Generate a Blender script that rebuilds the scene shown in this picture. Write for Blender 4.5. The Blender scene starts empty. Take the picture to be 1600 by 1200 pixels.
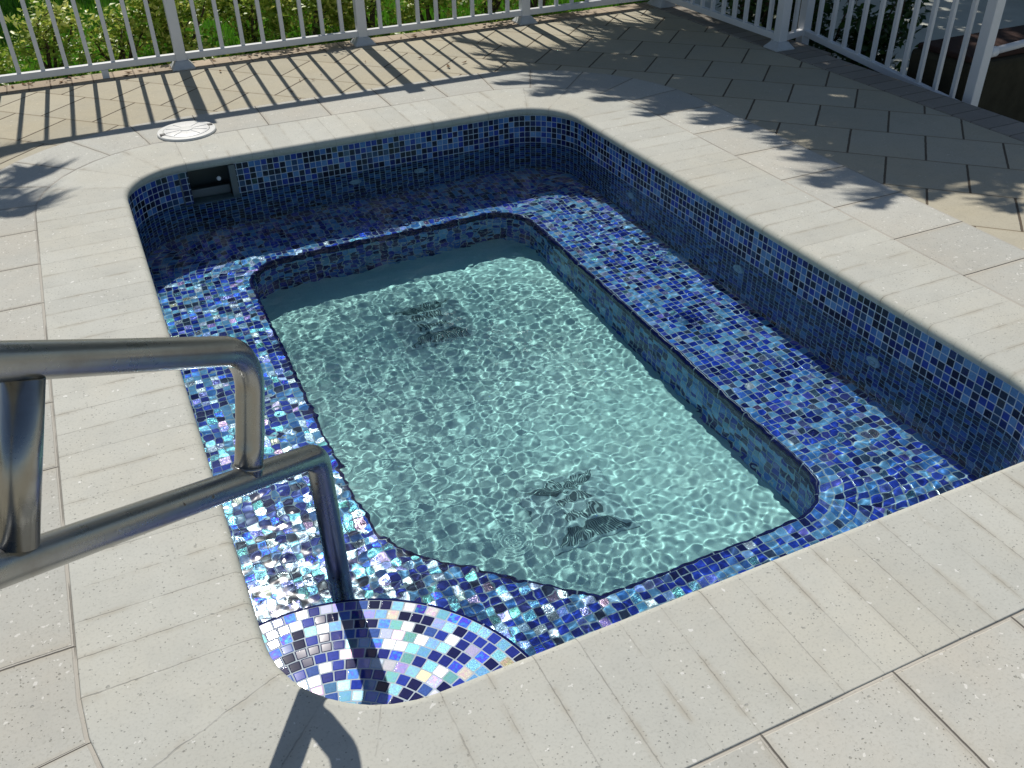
import bpy, bmesh, math, random
import numpy as np
from mathutils import Vector, Matrix

random.seed(7)
rng = np.random.default_rng(11)
S = bpy.context.scene
COL = S.collection
R = math.radians

# ------------------------------------------------------------------ camera
cam = bpy.data.cameras.new('camera')
cam.sensor_width = 36
cam.lens = 1429.4 * 36 / 1600
cam.clip_start = 0.02
cam.clip_end = 500
co = bpy.data.objects.new('camera', cam)
COL.objects.link(co)
rt = Vector((0.90522332, -0.42454853, -0.01814604))
dn = Vector((-0.2536628, -0.50561422, -0.82462685))
fw = Vector((0.34091922, 0.75107443, -0.56538596))
M = Matrix((rt, -dn, -fw)).transposed().to_4x4()
M.translation = Vector((0, 0, 1.6))
co.matrix_world = M
S.camera = co

# ------------------------------------------------------------------ light
SUN = Vector((0.04, 0.858, 1.0)).normalized()
EL = math.asin(SUN.z)
AZ = math.atan2(SUN.x, SUN.y)
W = bpy.data.worlds.new('World')
S.world = W
W.use_nodes = True
wn = W.node_tree
bg = wn.nodes['Background']
sky = wn.nodes.new('ShaderNodeTexSky')
sky.sky_type = 'NISHITA'
sky.sun_disc = False
sky.sun_elevation = EL
sky.sun_rotation = AZ
sky.air_density = 1.0
sky.dust_density = 0.6
wn.links.new(sky.outputs[0], bg.inputs[0])
bg.inputs[1].default_value = 0.08
sl = bpy.data.lights.new('sun', 'SUN')
sl.energy = 4.3
sl.angle = R(0.53)
sl.color = (1.0, 0.955, 0.88)
sl.cycles.is_caustics_light = True
so = bpy.data.objects.new('sun', sl)
COL.objects.link(so)
so.rotation_euler = SUN.to_track_quat('Z', 'Y').to_euler()
so.location = SUN * 20

S.view_settings.view_transform = 'Standard'
S.view_settings.look = 'None'
S.view_settings.exposure = -0.08
S.view_settings.gamma = 1
c = S.cycles
c.max_bounces = 10
c.transmission_bounces = 8
c.transparent_max_bounces = 6
c.diffuse_bounces = 4
c.glossy_bounces = 4
c.sample_clamp_indirect = 60.0
c.sample_clamp_direct = 0.0
c.use_denoising = True

# ------------------------------------------------------------------ helpers
def link(o, parent=None):
    COL.objects.link(o)
    if parent is not None:
        o.parent = parent
    return o

def tag(o, label=None, cat=None, group=None, kind=None):
    if label: o['label'] = label
    if cat: o['category'] = cat
    if group: o['group'] = group
    if kind: o['kind'] = kind
    return o

def empty(name, loc=(0, 0, 0), rz=0):
    o = bpy.data.objects.new(name, None)
    o.location = loc
    o.rotation_euler = (0, 0, rz)
    o.empty_display_size = .1
    return link(o)

def mesh(name, V, F, mat=None, parent=None, smooth=False, uv=None, receiver=False):
    me = bpy.data.meshes.new(name)
    me.from_pydata([tuple(v) for v in V], [], [tuple(f) for f in F])
    if smooth:
        me.polygons.foreach_set('use_smooth', [True] * len(me.polygons))
    if uv is not None:
        l = me.uv_layers.new(name='UVMap')
        flat = np.array(uv, dtype=np.float32).reshape(-1)
        l.data.foreach_set('uv', flat)
    if mat: me.materials.append(mat)
    me.update()
    o = bpy.data.objects.new(name, me)
    if receiver:
        try: o.is_caustics_receiver = True
        except Exception: pass
        try: o.cycles.is_caustics_receiver = True
        except Exception: pass
    return link(o, parent)

class MB:
    """collects shapes for one mesh object"""
    def __init__(s): s.V = []; s.F = []
    def add(s, V, F):
        n = len(s.V); s.V += [tuple(v) for v in V]; s.F += [tuple(i + n for i in f) for f in F]; return s
    def box(s, x0, x1, y0, y1, z0, z1, bev=0.0):
        if bev <= 0:
            V = [(x, y, z) for z in (z0, z1) for y in (y0, y1) for x in (x0, x1)]
            return s.add(V, [(0, 2, 3, 1), (4, 5, 7, 6), (0, 1, 5, 4), (2, 6, 7, 3), (0, 4, 6, 2), (1, 3, 7, 5)])
        bm = bmesh.new()
        bmesh.ops.create_cube(bm, size=1)
        for v in bm.verts:
            v.co = Vector(((x0 + x1) / 2 + v.co.x * (x1 - x0), (y0 + y1) / 2 + v.co.y * (y1 - y0), (z0 + z1) / 2 + v.co.z * (z1 - z0)))
        bmesh.ops.bevel(bm, geom=bm.edges[:], offset=bev, segments=2, affect='EDGES', profile=.5)
        bm.verts.index_update()
        V = [v.co.copy() for v in bm.verts]; F = [[v.index for v in f.verts] for f in bm.faces]
        bm.free()
        return s.add(V, F)
    def bar(s, a, b, w, h, bev=0.0, up=Vector((0, 0, 1))):
        a = Vector(a); b = Vector(b); d = (b - a); L = d.length; d.normalize()
        sd = d.cross(up)
        if sd.length < 1e-4: sd = Vector((1, 0, 0))
        sd.normalize(); u = sd.cross(d)
        t = MB().box(0, L, -w / 2, w / 2, -h / 2, h / 2, bev)
        return s.add([a + d * v[0] + sd * v[1] + u * v[2] for v in t.V], t.F)
    def tube(s, pts, r, n=12, cap=True):
        pts = [Vector(p) for p in pts]; N = len(pts)
        rr = r if hasattr(r, '__len__') else [r] * N
        t0 = (pts[1] - pts[0]).normalized()
        ref = Vector((0, 0, 1)) if abs(t0.z) < .9 else Vector((1, 0, 0))
        nrm = t0.cross(ref).normalized(); V = []
        for i in range(N):
            t = (pts[min(i + 1, N - 1)] - pts[max(i - 1, 0)]).normalized()
            nrm = (nrm - t * nrm.dot(t)).normalized(); b = t.cross(nrm)
            for k in range(n):
                a = 2 * math.pi * k / n
                V.append(pts[i] + (nrm * math.cos(a) + b * math.sin(a)) * rr[i])
        F = [(i * n + k, i * n + (k + 1) % n, (i + 1) * n + (k + 1) % n, (i + 1) * n + k) for i in range(N - 1) for k in range(n)]
        if cap:
            F.append(tuple(range(n))[::-1]); F.append(tuple((N - 1) * n + k for k in range(n)))
        return s.add(V, F)
    def lathe(s, prof, origin=(0, 0, 0), axis='Z', n=32):
        V = []
        for r, z in prof:
            for k in range(n):
                a = 2 * math.pi * k / n
                p = (r * math.cos(a), r * math.sin(a), z)
                if axis == 'Y-': p = (p[0], -p[2], p[1])
                if axis == 'X-': p = (-p[2], p[0], p[1])
                V.append((p[0] + origin[0], p[1] + origin[1], p[2] + origin[2]))
        m = len(prof)
        F = [(i * n + k, i * n + (k + 1) % n, (i + 1) * n + (k + 1) % n, (i + 1) * n + k) for i in range(m - 1) for k in range(n)]
        F.append(tuple((m - 1) * n + k for k in range(n)))
        return s.add(V, F)
    def build(s, name, mat, parent=None, smooth=False, receiver=False):
        o = mesh(name, s.V, s.F, mat, parent, smooth, None, receiver)
        return o

def autosmooth(o, ang=35):
    me = o.data
    me.polygons.foreach_set('use_smooth', [True] * len(me.polygons))
    bm = bmesh.new(); bm.from_mesh(me)
    for e in bm.edges:
        if len(e.link_faces) == 2:
            if e.calc_face_angle(0) > R(ang): e.smooth = False
    bm.to_mesh(me); bm.free()
    return o

# ------------------------------------------------------------------ node helpers
class NT:
    def __init__(s, name):
        s.m = bpy.data.materials.new(name); s.m.use_nodes = True
        s.t = s.m.node_tree; s.t.nodes.clear()
        s.out = s.t.nodes.new('ShaderNodeOutputMaterial')
    def n(s, typ, ins=None, **kw):
        x = s.t.nodes.new(typ)
        for k, v in kw.items(): setattr(x, k, v)
        for k, v in (ins or {}).items():
            if hasattr(v, 'default_value') or isinstance(v, bpy.types.NodeSocket): s.t.links.new(v, x.inputs[k])
            else: x.inputs[k].default_value = v
        return x
    def ma(s, op, a, b=None, c=None, clamp=False):
        x = s.t.nodes.new('ShaderNodeMath'); x.operation = op; x.use_clamp = clamp
        for i, v in enumerate((a, b, c)):
            if v is None: continue
            if isinstance(v, bpy.types.NodeSocket): s.t.links.new(v, x.inputs[i])
            else: x.inputs[i].default_value = v
        return x.outputs[0]
    def vm(s, op, a, b=None, sc=None):
        x = s.t.nodes.new('ShaderNodeVectorMath'); x.operation = op
        for i, v in enumerate((a, b)):
            if v is None: continue
            if isinstance(v, bpy.types.NodeSocket): s.t.links.new(v, x.inputs[i])
            else: x.inputs[i].default_value = v
        if sc is not None:
            if isinstance(sc, bpy.types.NodeSocket): s.t.links.new(sc, x.inputs['Scale'])
            else: x.inputs['Scale'].default_value = sc
        return x
    def mix(s, fac, a, b, mode='MIX'):
        x = s.t.nodes.new('ShaderNodeMix'); x.data_type = 'RGBA'; x.blend_type = mode
        for i, v in ((0, fac), (6, a), (7, b)):
            if isinstance(v, bpy.types.NodeSocket): s.t.links.new(v, x.inputs[i])
            else: x.inputs[i].default_value = v if i == 0 else (*v, 1)
        return x.outputs[2]
    def ramp(s, fac, stops, interp='LINEAR'):
        x = s.t.nodes.new('ShaderNodeValToRGB'); cr = x.color_ramp; cr.interpolation = interp
        while len(cr.elements) < len(stops): cr.elements.new(.5)
        for e, (p, col) in zip(cr.elements, stops):
            e.position = p; e.color = (*col, 1) if len(col) == 3 else col
        s.t.links.new(fac, x.inputs[0])
        return x.outputs[0]
    def sstep(s, v, a, b, lo=0., hi=1.):
        x = s.t.nodes.new('ShaderNodeMapRange'); x.interpolation_type = 'SMOOTHSTEP'
        s.t.links.new(v, x.inputs[0])
        x.inputs[1].default_value = a; x.inputs[2].default_value = b; x.inputs[3].default_value = lo; x.inputs[4].default_value = hi
        return x.outputs[0]
    def noise(s, vec, scale, detail=3, rough=.5):
        return s.n('ShaderNodeTexNoise', {'Vector': vec, 'Scale': scale, 'Detail': detail, 'Roughness': rough})
    def bsdf(s, ins): return s.n('ShaderNodeBsdfPrincipled', ins)
    def fin(s, sock):
        s.t.links.new(sock, s.out.inputs[0]); return s.m

def simple(name, col, rough=.5, metal=0., spec=.5, noise=0., nscale=20., bump=0.):
    t = NT(name)
    ins = {'Roughness': rough, 'Metallic': metal, 'Specular IOR Level': spec}
    tc = t.n('ShaderNodeTexCoord').outputs['Object']
    if noise > 0:
        nz = t.noise(tc, nscale, 5, .6).outputs[0]
        f = t.ma('MULTIPLY_ADD', nz, 2 * noise, 1 - noise)
        ins['Base Color'] = t.vm('SCALE', tuple(col), sc=f).outputs[0]
    else:
        ins['Base Color'] = (*col, 1)
    if bump > 0:
        nz2 = t.noise(tc, nscale * 3, 4, .6).outputs[0]
        ins['Normal'] = t.n('ShaderNodeBump', {'Strength': bump, 'Distance': .005, 'Height': nz2}).outputs[0]
    return t.fin(t.bsdf(ins).outputs[0])

def stone_base(t, vec, base, warm, dark, shell, shellamt=.15, pitamt=.5):
    """cast shell-stone: mottled, small dark pits, pale shell chips. returns colour, height"""
    n1 = t.noise(vec, 1.7, 5, .6).outputs[0]
    n2 = t.noise(vec, 9, 5, .65).outputs[0]
    n3 = t.noise(vec, 140, 3, .6).outputs[0]
    col = t.mix(t.sstep(n1, .35, .68), base, warm)
    col = t.mix(t.sstep(n2, .42, .75, 0, .5), col, tuple(x * .86 for x in base))
    col = t.mix(t.sstep(n3, .48, .75, 0, .28), col, dark)
    h = None
    for sc, amt, thr in ((34, pitamt * .8, .15), (80, pitamt * 1.1, .22), (170, pitamt * 1.2, .33)):
        v = t.n('ShaderNodeTexVoronoi', {'Vector': t.vm('ADD', vec, t.vm('SCALE', t.noise(vec, sc * .8, 2).outputs[1], sc=.6 / sc).outputs[0]).outputs[0], 'Scale': float(sc)})
        rnd = t.n('ShaderNodeSeparateColor', {0: v.outputs['Color']}).outputs[0]
        th = t.ma('MULTIPLY', t.sstep(rnd, .72, 1.0), thr)
        dd = t.ma('SUBTRACT', v.outputs['Distance'], th)
        mk = t.sstep(dd, -.05, .02, 1, 0)
        mk = t.ma('MULTIPLY', mk, t.ma('GREATER_THAN', rnd, .78))
        col = t.mix(t.ma('MULTIPLY', mk, amt), col, dark)
        h = mk if h is None else t.ma('MAXIMUM', h, mk)
    for sc, thr in ((30, .19), (62, .26)):
        v = t.n('ShaderNodeTexVoronoi', {'Vector': t.vm('ADD', t.vm('ADD', vec, (3.3, 1.7, 0)).outputs[0], t.vm('SCALE', t.noise(vec, sc * 1.4, 2).outputs[1], sc=1.2 / sc).outputs[0]).outputs[0], 'Scale': float(sc)})
        rnd = t.n('ShaderNodeSeparateColor', {0: v.outputs['Color']}).outputs[1]
        mk = t.ma('MULTIPLY', t.sstep(v.outputs['Distance'], thr * .75, thr, 1, 0), t.ma('GREATER_THAN', rnd, 1 - shellamt))
        col = t.mix(t.ma('MULTIPLY', mk, .75), col, shell)
    return col, h, n3

# coping: UV.x counts stones, UV.y = metres from the pool edge
def m_coping():
    t = NT('coping_stone')
    oc = t.n('ShaderNodeTexCoord').outputs['Object']
    uv = t.n('ShaderNodeUVMap').outputs[0]
    sx = t.n('ShaderNodeSeparateXYZ', {0: uv})
    u, v = sx.outputs[0], sx.outputs[1]
    col, pit, gr = stone_base(t, oc, (.535, .535, .48), (.545, .53, .455), (.26, .26, .23), (.78, .77, .72), .06, .65)
    wob = t.ma('MULTIPLY_ADD', t.noise(oc, 45, 3).outputs[0], .04, -.02)
    cell = t.ma('FLOOR', u)
    fr = t.ma('ABSOLUTE', t.ma('ADD', t.ma('SUBTRACT', t.ma('FRACT', t.ma('ADD', u, .5)), .5), wob))
    rn = t.n('ShaderNodeTexWhiteNoise', {'W': t.ma('FLOOR', t.ma('ADD', u, .5))}, noise_dimensions='1D').outputs[0]
    rc = t.n('ShaderNodeTexWhiteNoise', {'W': t.ma('ADD', cell, 71.3)}, noise_dimensions='1D').outputs[0]
    line = t.sstep(fr, .004, .016, 1, 0)
    brk = t.sstep(t.noise(oc, 12, 3).outputs[0], .38, .62)
    line = t.ma('MULTIPLY', line, t.ma('MULTIPLY_ADD', brk, .5, t.ma('MULTIPLY', rn, .55)), clamp=True)
    stain = t.ma('MULTIPLY', t.sstep(fr, .0, .16, 1, 0), t.ma('MULTIPLY', t.sstep(t.noise(oc, 6, 4, .7).outputs[0], .42, .7), .75))
    big = t.noise(oc, 2.6, 4, .6).outputs[0]
    col = t.vm('SCALE', col, sc=t.ma('ADD', t.ma('MULTIPLY_ADD', rc, .09, .84), t.ma('MULTIPLY', big, .18))).outputs[0]
    col = t.mix(stain, col, (.40, .37, .30))
    # sun-bleached bullnose is greyer/greener where water splashes
    edge = t.ma('MULTIPLY', t.sstep(v, .03, -.015), t.ma('MULTIPLY_ADD', t.noise(oc, 14, 4).outputs[0], .9, .1))
    col = t.mix(edge, col, (.40, .42, .34))
    col = t.mix(t.ma('MULTIPLY', line, t.ma('MULTIPLY_ADD', t.sstep(v, .035, -.005), .35, .6)), col, (.19, .18, .16))
    h = t.ma('SUBTRACT', t.ma('MULTIPLY', gr, .25), t.ma('ADD', line, t.ma('MULTIPLY', pit, .8)))
    b = t.n('ShaderNodeBump', {'Strength': .5, 'Distance': .0025, 'Height': h})
    return t.fin(t.bsdf({'Base Color': col, 'Roughness': .78, 'Specular IOR Level': .3, 'Normal': b.outputs[0]}).outputs[0])

def m_border():
    t = NT('border_paver')
    oc = t.n('ShaderNodeTexCoord').outputs['Object']
    uv = t.n('ShaderNodeUVMap').outputs[0]
    sx = t.n('ShaderNodeSeparateXYZ', {0: uv}); u, v = sx.outputs[0], sx.outputs[1]
    col, pit, gr = stone_base(t, oc, (.525, .522, .47), (.53, .505, .435), (.25, .24, .20), (.76, .74, .68), .17, .6)
    cell = t.ma('FLOOR', u)
    rc = t.n('ShaderNodeTexWhiteNoise', {'W': cell}, noise_dimensions='1D').outputs[0]
    col = t.vm('SCALE', col, sc=t.ma('MULTIPLY_ADD', rc, .14, .89)).outputs[0]
    wob = t.ma('MULTIPLY_ADD', t.noise(oc, 30, 3).outputs[0], .008, -.004)
    fs = t.ma('ADD', t.ma('SUBTRACT', t.ma('FRACT', t.ma('ADD', u, .5)), .5), wob)
    f = t.ma('ABSOLUTE', fs)
    grout = t.sstep(f, .010, .015, 1, 0)
    crack = t.sstep(t.ma('ABSOLUTE', t.ma('SUBTRACT', fs, .010)), .003, .009, 1, 0)
    vv = t.ma('MINIMUM', t.ma('ABSOLUTE', t.ma('SUBTRACT', v, .382)), t.ma('ABSOLUTE', t.ma('SUBTRACT', v, .748)))
    vw = t.ma('ADD', vv, t.ma('MULTIPLY', wob, .35))
    grout2 = t.sstep(vw, .0050, .0075, 1, 0)
    crack2 = t.ma('MULTIPLY', t.sstep(vw, .0004, .0020, 1, 0), t.sstep(t.noise(oc, 2.3, 3).outputs[0], .44, .56))
    stain = t.ma('MULTIPLY', t.sstep(f, .0, .08, 1, 0), .35)
    col = t.mix(stain, col, (.42, .37, .28))
    gm = t.ma('MAXIMUM', grout, grout2)
    col = t.mix(gm, col, (.46, .43, .37))
    cm = t.ma('MAXIMUM', crack, crack2)
    col = t.mix(t.ma('MULTIPLY', t.ma('MAXIMUM', crack, t.ma('MULTIPLY', crack2, .55)), .9), col, (.10, .09, .075))
    h = t.ma('SUBTRACT', t.ma('MULTIPLY', gr, .12), t.ma('ADD', t.ma('MULTIPLY', gm, .7), t.ma('ADD', cm, t.ma('MULTIPLY', pit, .4))))
    b = t.n('ShaderNodeBump', {'Strength': .7, 'Distance': .004, 'Height': h})
    return t.fin(t.bsdf({'Base Color': col, 'Roughness': .8, 'Specular IOR Level': .3, 'Normal': b.outputs[0]}).outputs[0])

def m_field():
    t = NT('tan_paver')
    oc = t.n('ShaderNodeTexCoord').outputs['Object']
    sx = t.n('ShaderNodeSeparateXYZ', {0: oc}); x, y = sx.outputs[0], sx.outputs[1]
    s2 = 1 / math.sqrt(2); P = .3545
    a = t.ma('MULTIPLY', t.ma('ADD', x, y), s2 / P)
    b = t.ma('MULTIPLY', t.ma('SUBTRACT', x, y), s2 / P)
    a = t.ma('ADD', a, -5.085 / P + .5 + 40)
    row = t.ma('FLOOR', a)
    odd = t.ma('MODULO', row, 2.0)
    b = t.ma('ADD', b, t.ma('MULTIPLY_ADD', odd, .5, .49 / P + 40))
    cb = t.ma('FLOOR', b)
    wn_ = t.n('ShaderNodeTexWhiteNoise', {'Vector': t.n('ShaderNodeCombineXYZ', {0: row, 1: cb}).outputs[0]}, noise_dimensions='3D')
    rc = wn_.outputs[0]
    wob = t.ma('MULTIPLY_ADD', t.noise(oc, 25, 3).outputs[0], .012, -.006)
    fa = t.ma('ABSOLUTE', t.ma('ADD', t.ma('SUBTRACT', t.ma('FRACT', t.ma('ADD', a, .5)), .5), wob))
    fb = t.ma('ABSOLUTE', t.ma('ADD', t.ma('SUBTRACT', t.ma('FRACT', t.ma('ADD', b, .5)), .5), wob))
    la = t.sstep(fa, .006, .014, 1, 0)
    lb = t.sstep(fb, .010, .018, 1, 0)
    col, pit, gr = stone_base(t, oc, (.455, .42, .325), (.47, .42, .305), (.25, .21, .15), (.62, .56, .46), .05, .35)
    col = t.vm('SCALE', col, sc=t.ma('MULTIPLY_ADD', rc, .16, .92)).outputs[0]
    lineA = t.ma('MULTIPLY', la, .75)
    col = t.mix(t.ma('MULTIPLY', t.sstep(fa, 0, .06, 1, 0), .3), col, (.36, .30, .21))
    col = t.mix(lineA, col, (.22, .17, .11))
    col = t.mix(t.ma('MULTIPLY', lb, .95), col, (.10, .075, .05))
    h = t.ma('SUBTRACT', t.ma('MULTIPLY', gr, .1), t.ma('MAXIMUM', la, lb))
    bp = t.n('ShaderNodeBump', {'Strength': .7, 'Distance': .004, 'Height': h})
    return t.fin(t.bsdf({'Base Color': col, 'Roughness': .85, 'Specular IOR Level': .25, 'Normal': bp.outputs[0]}).outputs[0])

def m_kerb(axis):
    t = NT('kerb_paver')
    oc = t.n('ShaderNodeTexCoord').outputs['Object']
    sx = t.n('ShaderNodeSeparateXYZ', {0: oc})
    u = t.ma('MULTIPLY', sx.outputs[0 if axis == 'X' else 1], 1 / .122)
    dk = (.44, .36, .27) if axis == 'X' else (.30, .27, .23)
    col, pit, gr = stone_base(t, oc, dk, tuple(v * .93 for v in dk), (.16, .13, .1), (.5, .45, .38), .04, .5)
    f = t.ma('ABSOLUTE', t.ma('SUBTRACT', t.ma('FRACT', u), .5))
    l = t.sstep(f, .02, .045, 1, 0)
    rc = t.n('ShaderNodeTexWhiteNoise', {'W': t.ma('FLOOR', t.ma('ADD', u, .5))}, noise_dimensions='1D').outputs[0]
    col = t.vm('SCALE', col, sc=t.ma('MULTIPLY_ADD', rc, .25, .86)).outputs[0]
    col = t.mix(t.ma('MULTIPLY', l, .7), col, (.12, .09, .07))
    h = t.ma('SUBTRACT', t.ma('MULTIPLY', gr, .2), l)
    bp = t.n('ShaderNodeBump', {'Strength': .6, 'Distance': .004, 'Height': h})
    return t.fin(t.bsdf({'Base Color': col, 'Roughness': .85, 'Specular IOR Level': .25, 'Normal': bp.outputs[0]}).outputs[0])

def m_tile(name, irid=.5, pearl=.3, seed=0., bright=1.0, spec=.12, brough=.10, pal=None, pr=(.15, .17)):
    """glass mosaic. UV in tile units."""
    t = NT(name)
    uv = t.n('ShaderNodeUVMap').outputs[0]
    sx = t.n('ShaderNodeSeparateXYZ', {0: uv}); u, v = sx.outputs[0], sx.outputs[1]
    cu, cv = t.ma('FLOOR', u), t.ma('FLOOR', v)
    cell = t.n('ShaderNodeCombineXYZ', {0: cu, 1: cv, 2: float(seed)}).outputs[0]
    w1 = t.n('ShaderNodeTexWhiteNoise', {'Vector': cell}, noise_dimensions='3D')
    w2 = t.n('ShaderNodeTexWhiteNoise', {'Vector': t.vm('ADD', cell, (17.1, 5.3, 9.7)).outputs[0]}, noise_dimensions='3D')
    r1 = w1.outputs[0]; r2 = w2.outputs[0]
    c2 = t.n('ShaderNodeSeparateColor', {0: w2.outputs[1]})
    c1 = t.n('ShaderNodeSeparateColor', {0: w1.outputs[1]})
    oc = t.n('ShaderNodeTexCoord').outputs['Object']
    def e(x): return t.ma('ABSOLUTE', t.ma('SUBTRACT', t.ma('FRACT', x), .5))
    eu = t.ma('ADD', e(u), t.ma('MULTIPLY_ADD', c1.outputs[2], .03, -.015)); ev = t.ma('ADD', e(v), t.ma('MULTIPLY_ADD', c2.outputs[2], .03, -.015))
    # rounded-square distance
    qx = t.ma('MAXIMUM', t.ma('SUBTRACT', eu, .37), 0.); qy = t.ma('MAXIMUM', t.ma('SUBTRACT', ev, .37), 0.)
    ql = t.ma('SQRT', t.ma('ADD', t.ma('MULTIPLY', qx, qx), t.ma('MULTIPLY', qy, qy)))
    tile = t.sstep(ql, .065, .085, 1, 0)
    k = bright
    pal = pal or [(0.0, (.006 * k, .010 * k, .075 * k)), (.17, (.010 * k, .022 * k, .20 * k)), (.36, (.022 * k, .06 * k, .42 * k)), (.52, (.045 * k, .17 * k, .46 * k)),
           (.66, (.11 * k, .30 * k, .55 * k)), (.79, (.03 * k, .05 * k, .10 * k)), (.86, (.06 * k, .07 * k, .10 * k)), (.92, (.018 * k, .035 * k, .30 * k))]
    col = t.ramp(r1, pal, 'CONSTANT')
    mott = t.noise(oc, 160, 3, .6).outputs[0]
    col = t.vm('SCALE', col, sc=t.ma('MULTIPLY_ADD', mott, .9, .55)).outputs[0]
    grout = t.vm('SCALE', (.46, .54, .60), sc=t.ma('MULTIPLY_ADD', t.noise(oc, 30, 3).outputs[0], .6, .65)).outputs[0]
    colm = t.mix(tile, grout, col)
    # per-tile tilt + fine ripple in the glass
    geo = t.n('ShaderNodeNewGeometry').outputs['Normal']
    tilt = t.vm('SCALE', t.vm('SUBTRACT', w1.outputs[1], (.5, .5, .5)).outputs[0], sc=.13).outputs[0]
    fine = t.vm('SCALE', t.vm('SUBTRACT', t.noise(oc, 420, 2, .8).outputs[1], (.5, .5, .5)).outputs[0], sc=.55).outputs[0]
    nn = t.vm('NORMALIZE', t.vm('ADD', geo, t.vm('ADD', tilt, fine).outputs[0]).outputs[0]).outputs[0]
    dome = t.sstep(ql, -.02, .09, 1, 0)
    nb = t.n('ShaderNodeBump', {'Strength': .6, 'Distance': .0015, 'Height': dome, 'Normal': t.vm('NORMALIZE', t.vm('ADD', geo, t.vm('SCALE', tilt, sc=.4).outputs[0]).outputs[0]).outputs[0]}).outputs[0]
    rough = t.ma('MULTIPLY_ADD', tile, brough - .7, .7)
    base = t.bsdf({'Base Color': colm, 'Roughness': rough, 'Specular IOR Level': spec, 'Normal': nb})
    # iridescent metallic backing: a lobe of its own on a share of the tiles
    icol = t.ramp(c2.outputs[0], [(0, (.88, .90, .92)), (.32, (.34, .64, .76)), (.45, (.26, .60, .56)), (.64, (.85, .52, .66)), (.69, (.90, .80, .50)), (.73, (.12, .20, .75)), (.88, (.55, .50, .95))], 'CONSTANT')
    hue = t.n('ShaderNodeHueSaturation', {'Hue': t.ma('MULTIPLY_ADD', t.noise(oc, 120, 2).outputs[0], .3, .35), 'Saturation': 1.1, 'Value': 1.0, 'Fac': 1.0, 'Color': icol}).outputs[0]
    gl = t.n('ShaderNodeBsdfAnisotropic', {'Color': hue, 'Roughness': t.ma('MULTIPLY_ADD', c2.outputs[1], pr[1], pr[0]), 'Normal': nn})
    amount = t.ma('MULTIPLY', t.ma('GREATER_THAN', c1.outputs[1], 1 - irid), t.ma('MULTIPLY', tile, pearl))
    t.t.links.new(t.vm('SCALE', hue, sc=amount).outputs[0], gl.inputs['Color'])
    mx = t.n('ShaderNodeAddShader', {0: base.outputs[0], 1: gl.outputs[0]})
    return t.fin(mx.outputs[0])

def m_nosing():
    t = NT('navy_trim_tile')
    uv = t.n('ShaderNodeUVMap').outputs[0]
    u = t.n('ShaderNodeSeparateXYZ', {0: uv}).outputs[0]
    f = t.ma('ABSOLUTE', t.ma('SUBTRACT', t.ma('FRACT', u), .5))
    g = t.sstep(f, .008, .018, 1, 0)
    col = t.mix(g, (.006, .010, .085), (.32, .38, .44))
    return t.fin(t.bsdf({'Base Color': col, 'Roughness': .2, 'Specular IOR Level': .12}).outputs[0])

def m_plaster():
    t = NT('aqua_plaster')
    oc = t.n('ShaderNodeTexCoord').outputs['Object']
    n1 = t.noise(oc, 3, 5, .6).outputs[0]; n2 = t.noise(oc, 120, 3, .6).outputs[0]
    col = t.mix(t.sstep(n1, .35, .7), (.52, .80, .73), (.58, .84, .75))
    col = t.mix(t.sstep(n2, .5, .75, 0, .4), col, (.34, .54, .52))
    return t.fin(t.bsdf({'Base Color': col, 'Roughness': .7, 'Specular IOR Level': .2}).outputs[0])

def m_water():
    t = NT('pool_water')
    g = t.n('ShaderNodeBsdfRefraction', {'IOR': 1.333, 'Roughness': 0.0, 'Color': (.82, .955, .98, 1)})
    r = t.n('ShaderNodeBsdfAnisotropic', {'Roughness': .07, 'Color': (1, 1, 1, 1)})
    f = t.n('ShaderNodeFresnel', {'IOR': 1.333})
    return t.fin(t.n('ShaderNodeMixShader', {0: f.outputs[0], 1: g.outputs[0], 2: r.outputs[0]}).outputs[0])

def m_steel():
    t = NT('weathered_steel')
    oc = t.n('ShaderNodeTexCoord').outputs['Object']
    n1 = t.noise(oc, 9, 5, .65).outputs[0]
    st = t.n('ShaderNodeMapping', {'Vector': oc, 'Scale': (30, 30, 260)}).outputs[0]
    n2 = t.noise(oc, 90, 4, .7).outputs[0]
    col = t.mix(t.sstep(n1, .45, .8), (.35, .355, .35), (.29, .275, .25))
    v = t.n('ShaderNodeTexVoronoi', {'Vector': oc, 'Scale': 38.})
    sp = t.ma('MULTIPLY', t.sstep(v.outputs['Distance'], .08, .2, 1, 0), t.ma('GREATER_THAN', t.n('ShaderNodeSeparateColor', {0: v.outputs['Color']}).outputs[0], .86))
    col = t.mix(t.ma('MULTIPLY', sp, .7), col, (.10, .06, .03))
    ro = t.ma('MULTIPLY_ADD', n1, .34, .12)
    ro = t.ma('ADD', ro, t.ma('MULTIPLY', sp, .3))
    b = t.n('ShaderNodeBump', {'Strength': .22, 'Distance': .001, 'Height': n2})
    return t.fin(t.bsdf({'Base Color': col, 'Metallic': 1.0, 'Roughness': ro, 'Normal': b.outputs[0]}).outputs[0])

def m_leaf(name, c1, c2, c3, trans=.35, scale=30):
    t = NT(name)
    at = t.n('ShaderNodeAttribute', attribute_name='tint').outputs['Fac']
    col = t.ramp(at, [(0, c1), (.5, c2), (1, c3)])
    geo = t.bsdf({'Base Color': col, 'Roughness': .42, 'Specular IOR Level': .5})
    tr = t.n('ShaderNodeBsdfTranslucent', {'Color': col})
    return t.fin(t.n('ShaderNodeMixShader', {0: trans, 1: geo.outputs[0], 2: tr.outputs[0]}).outputs[0])

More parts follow.
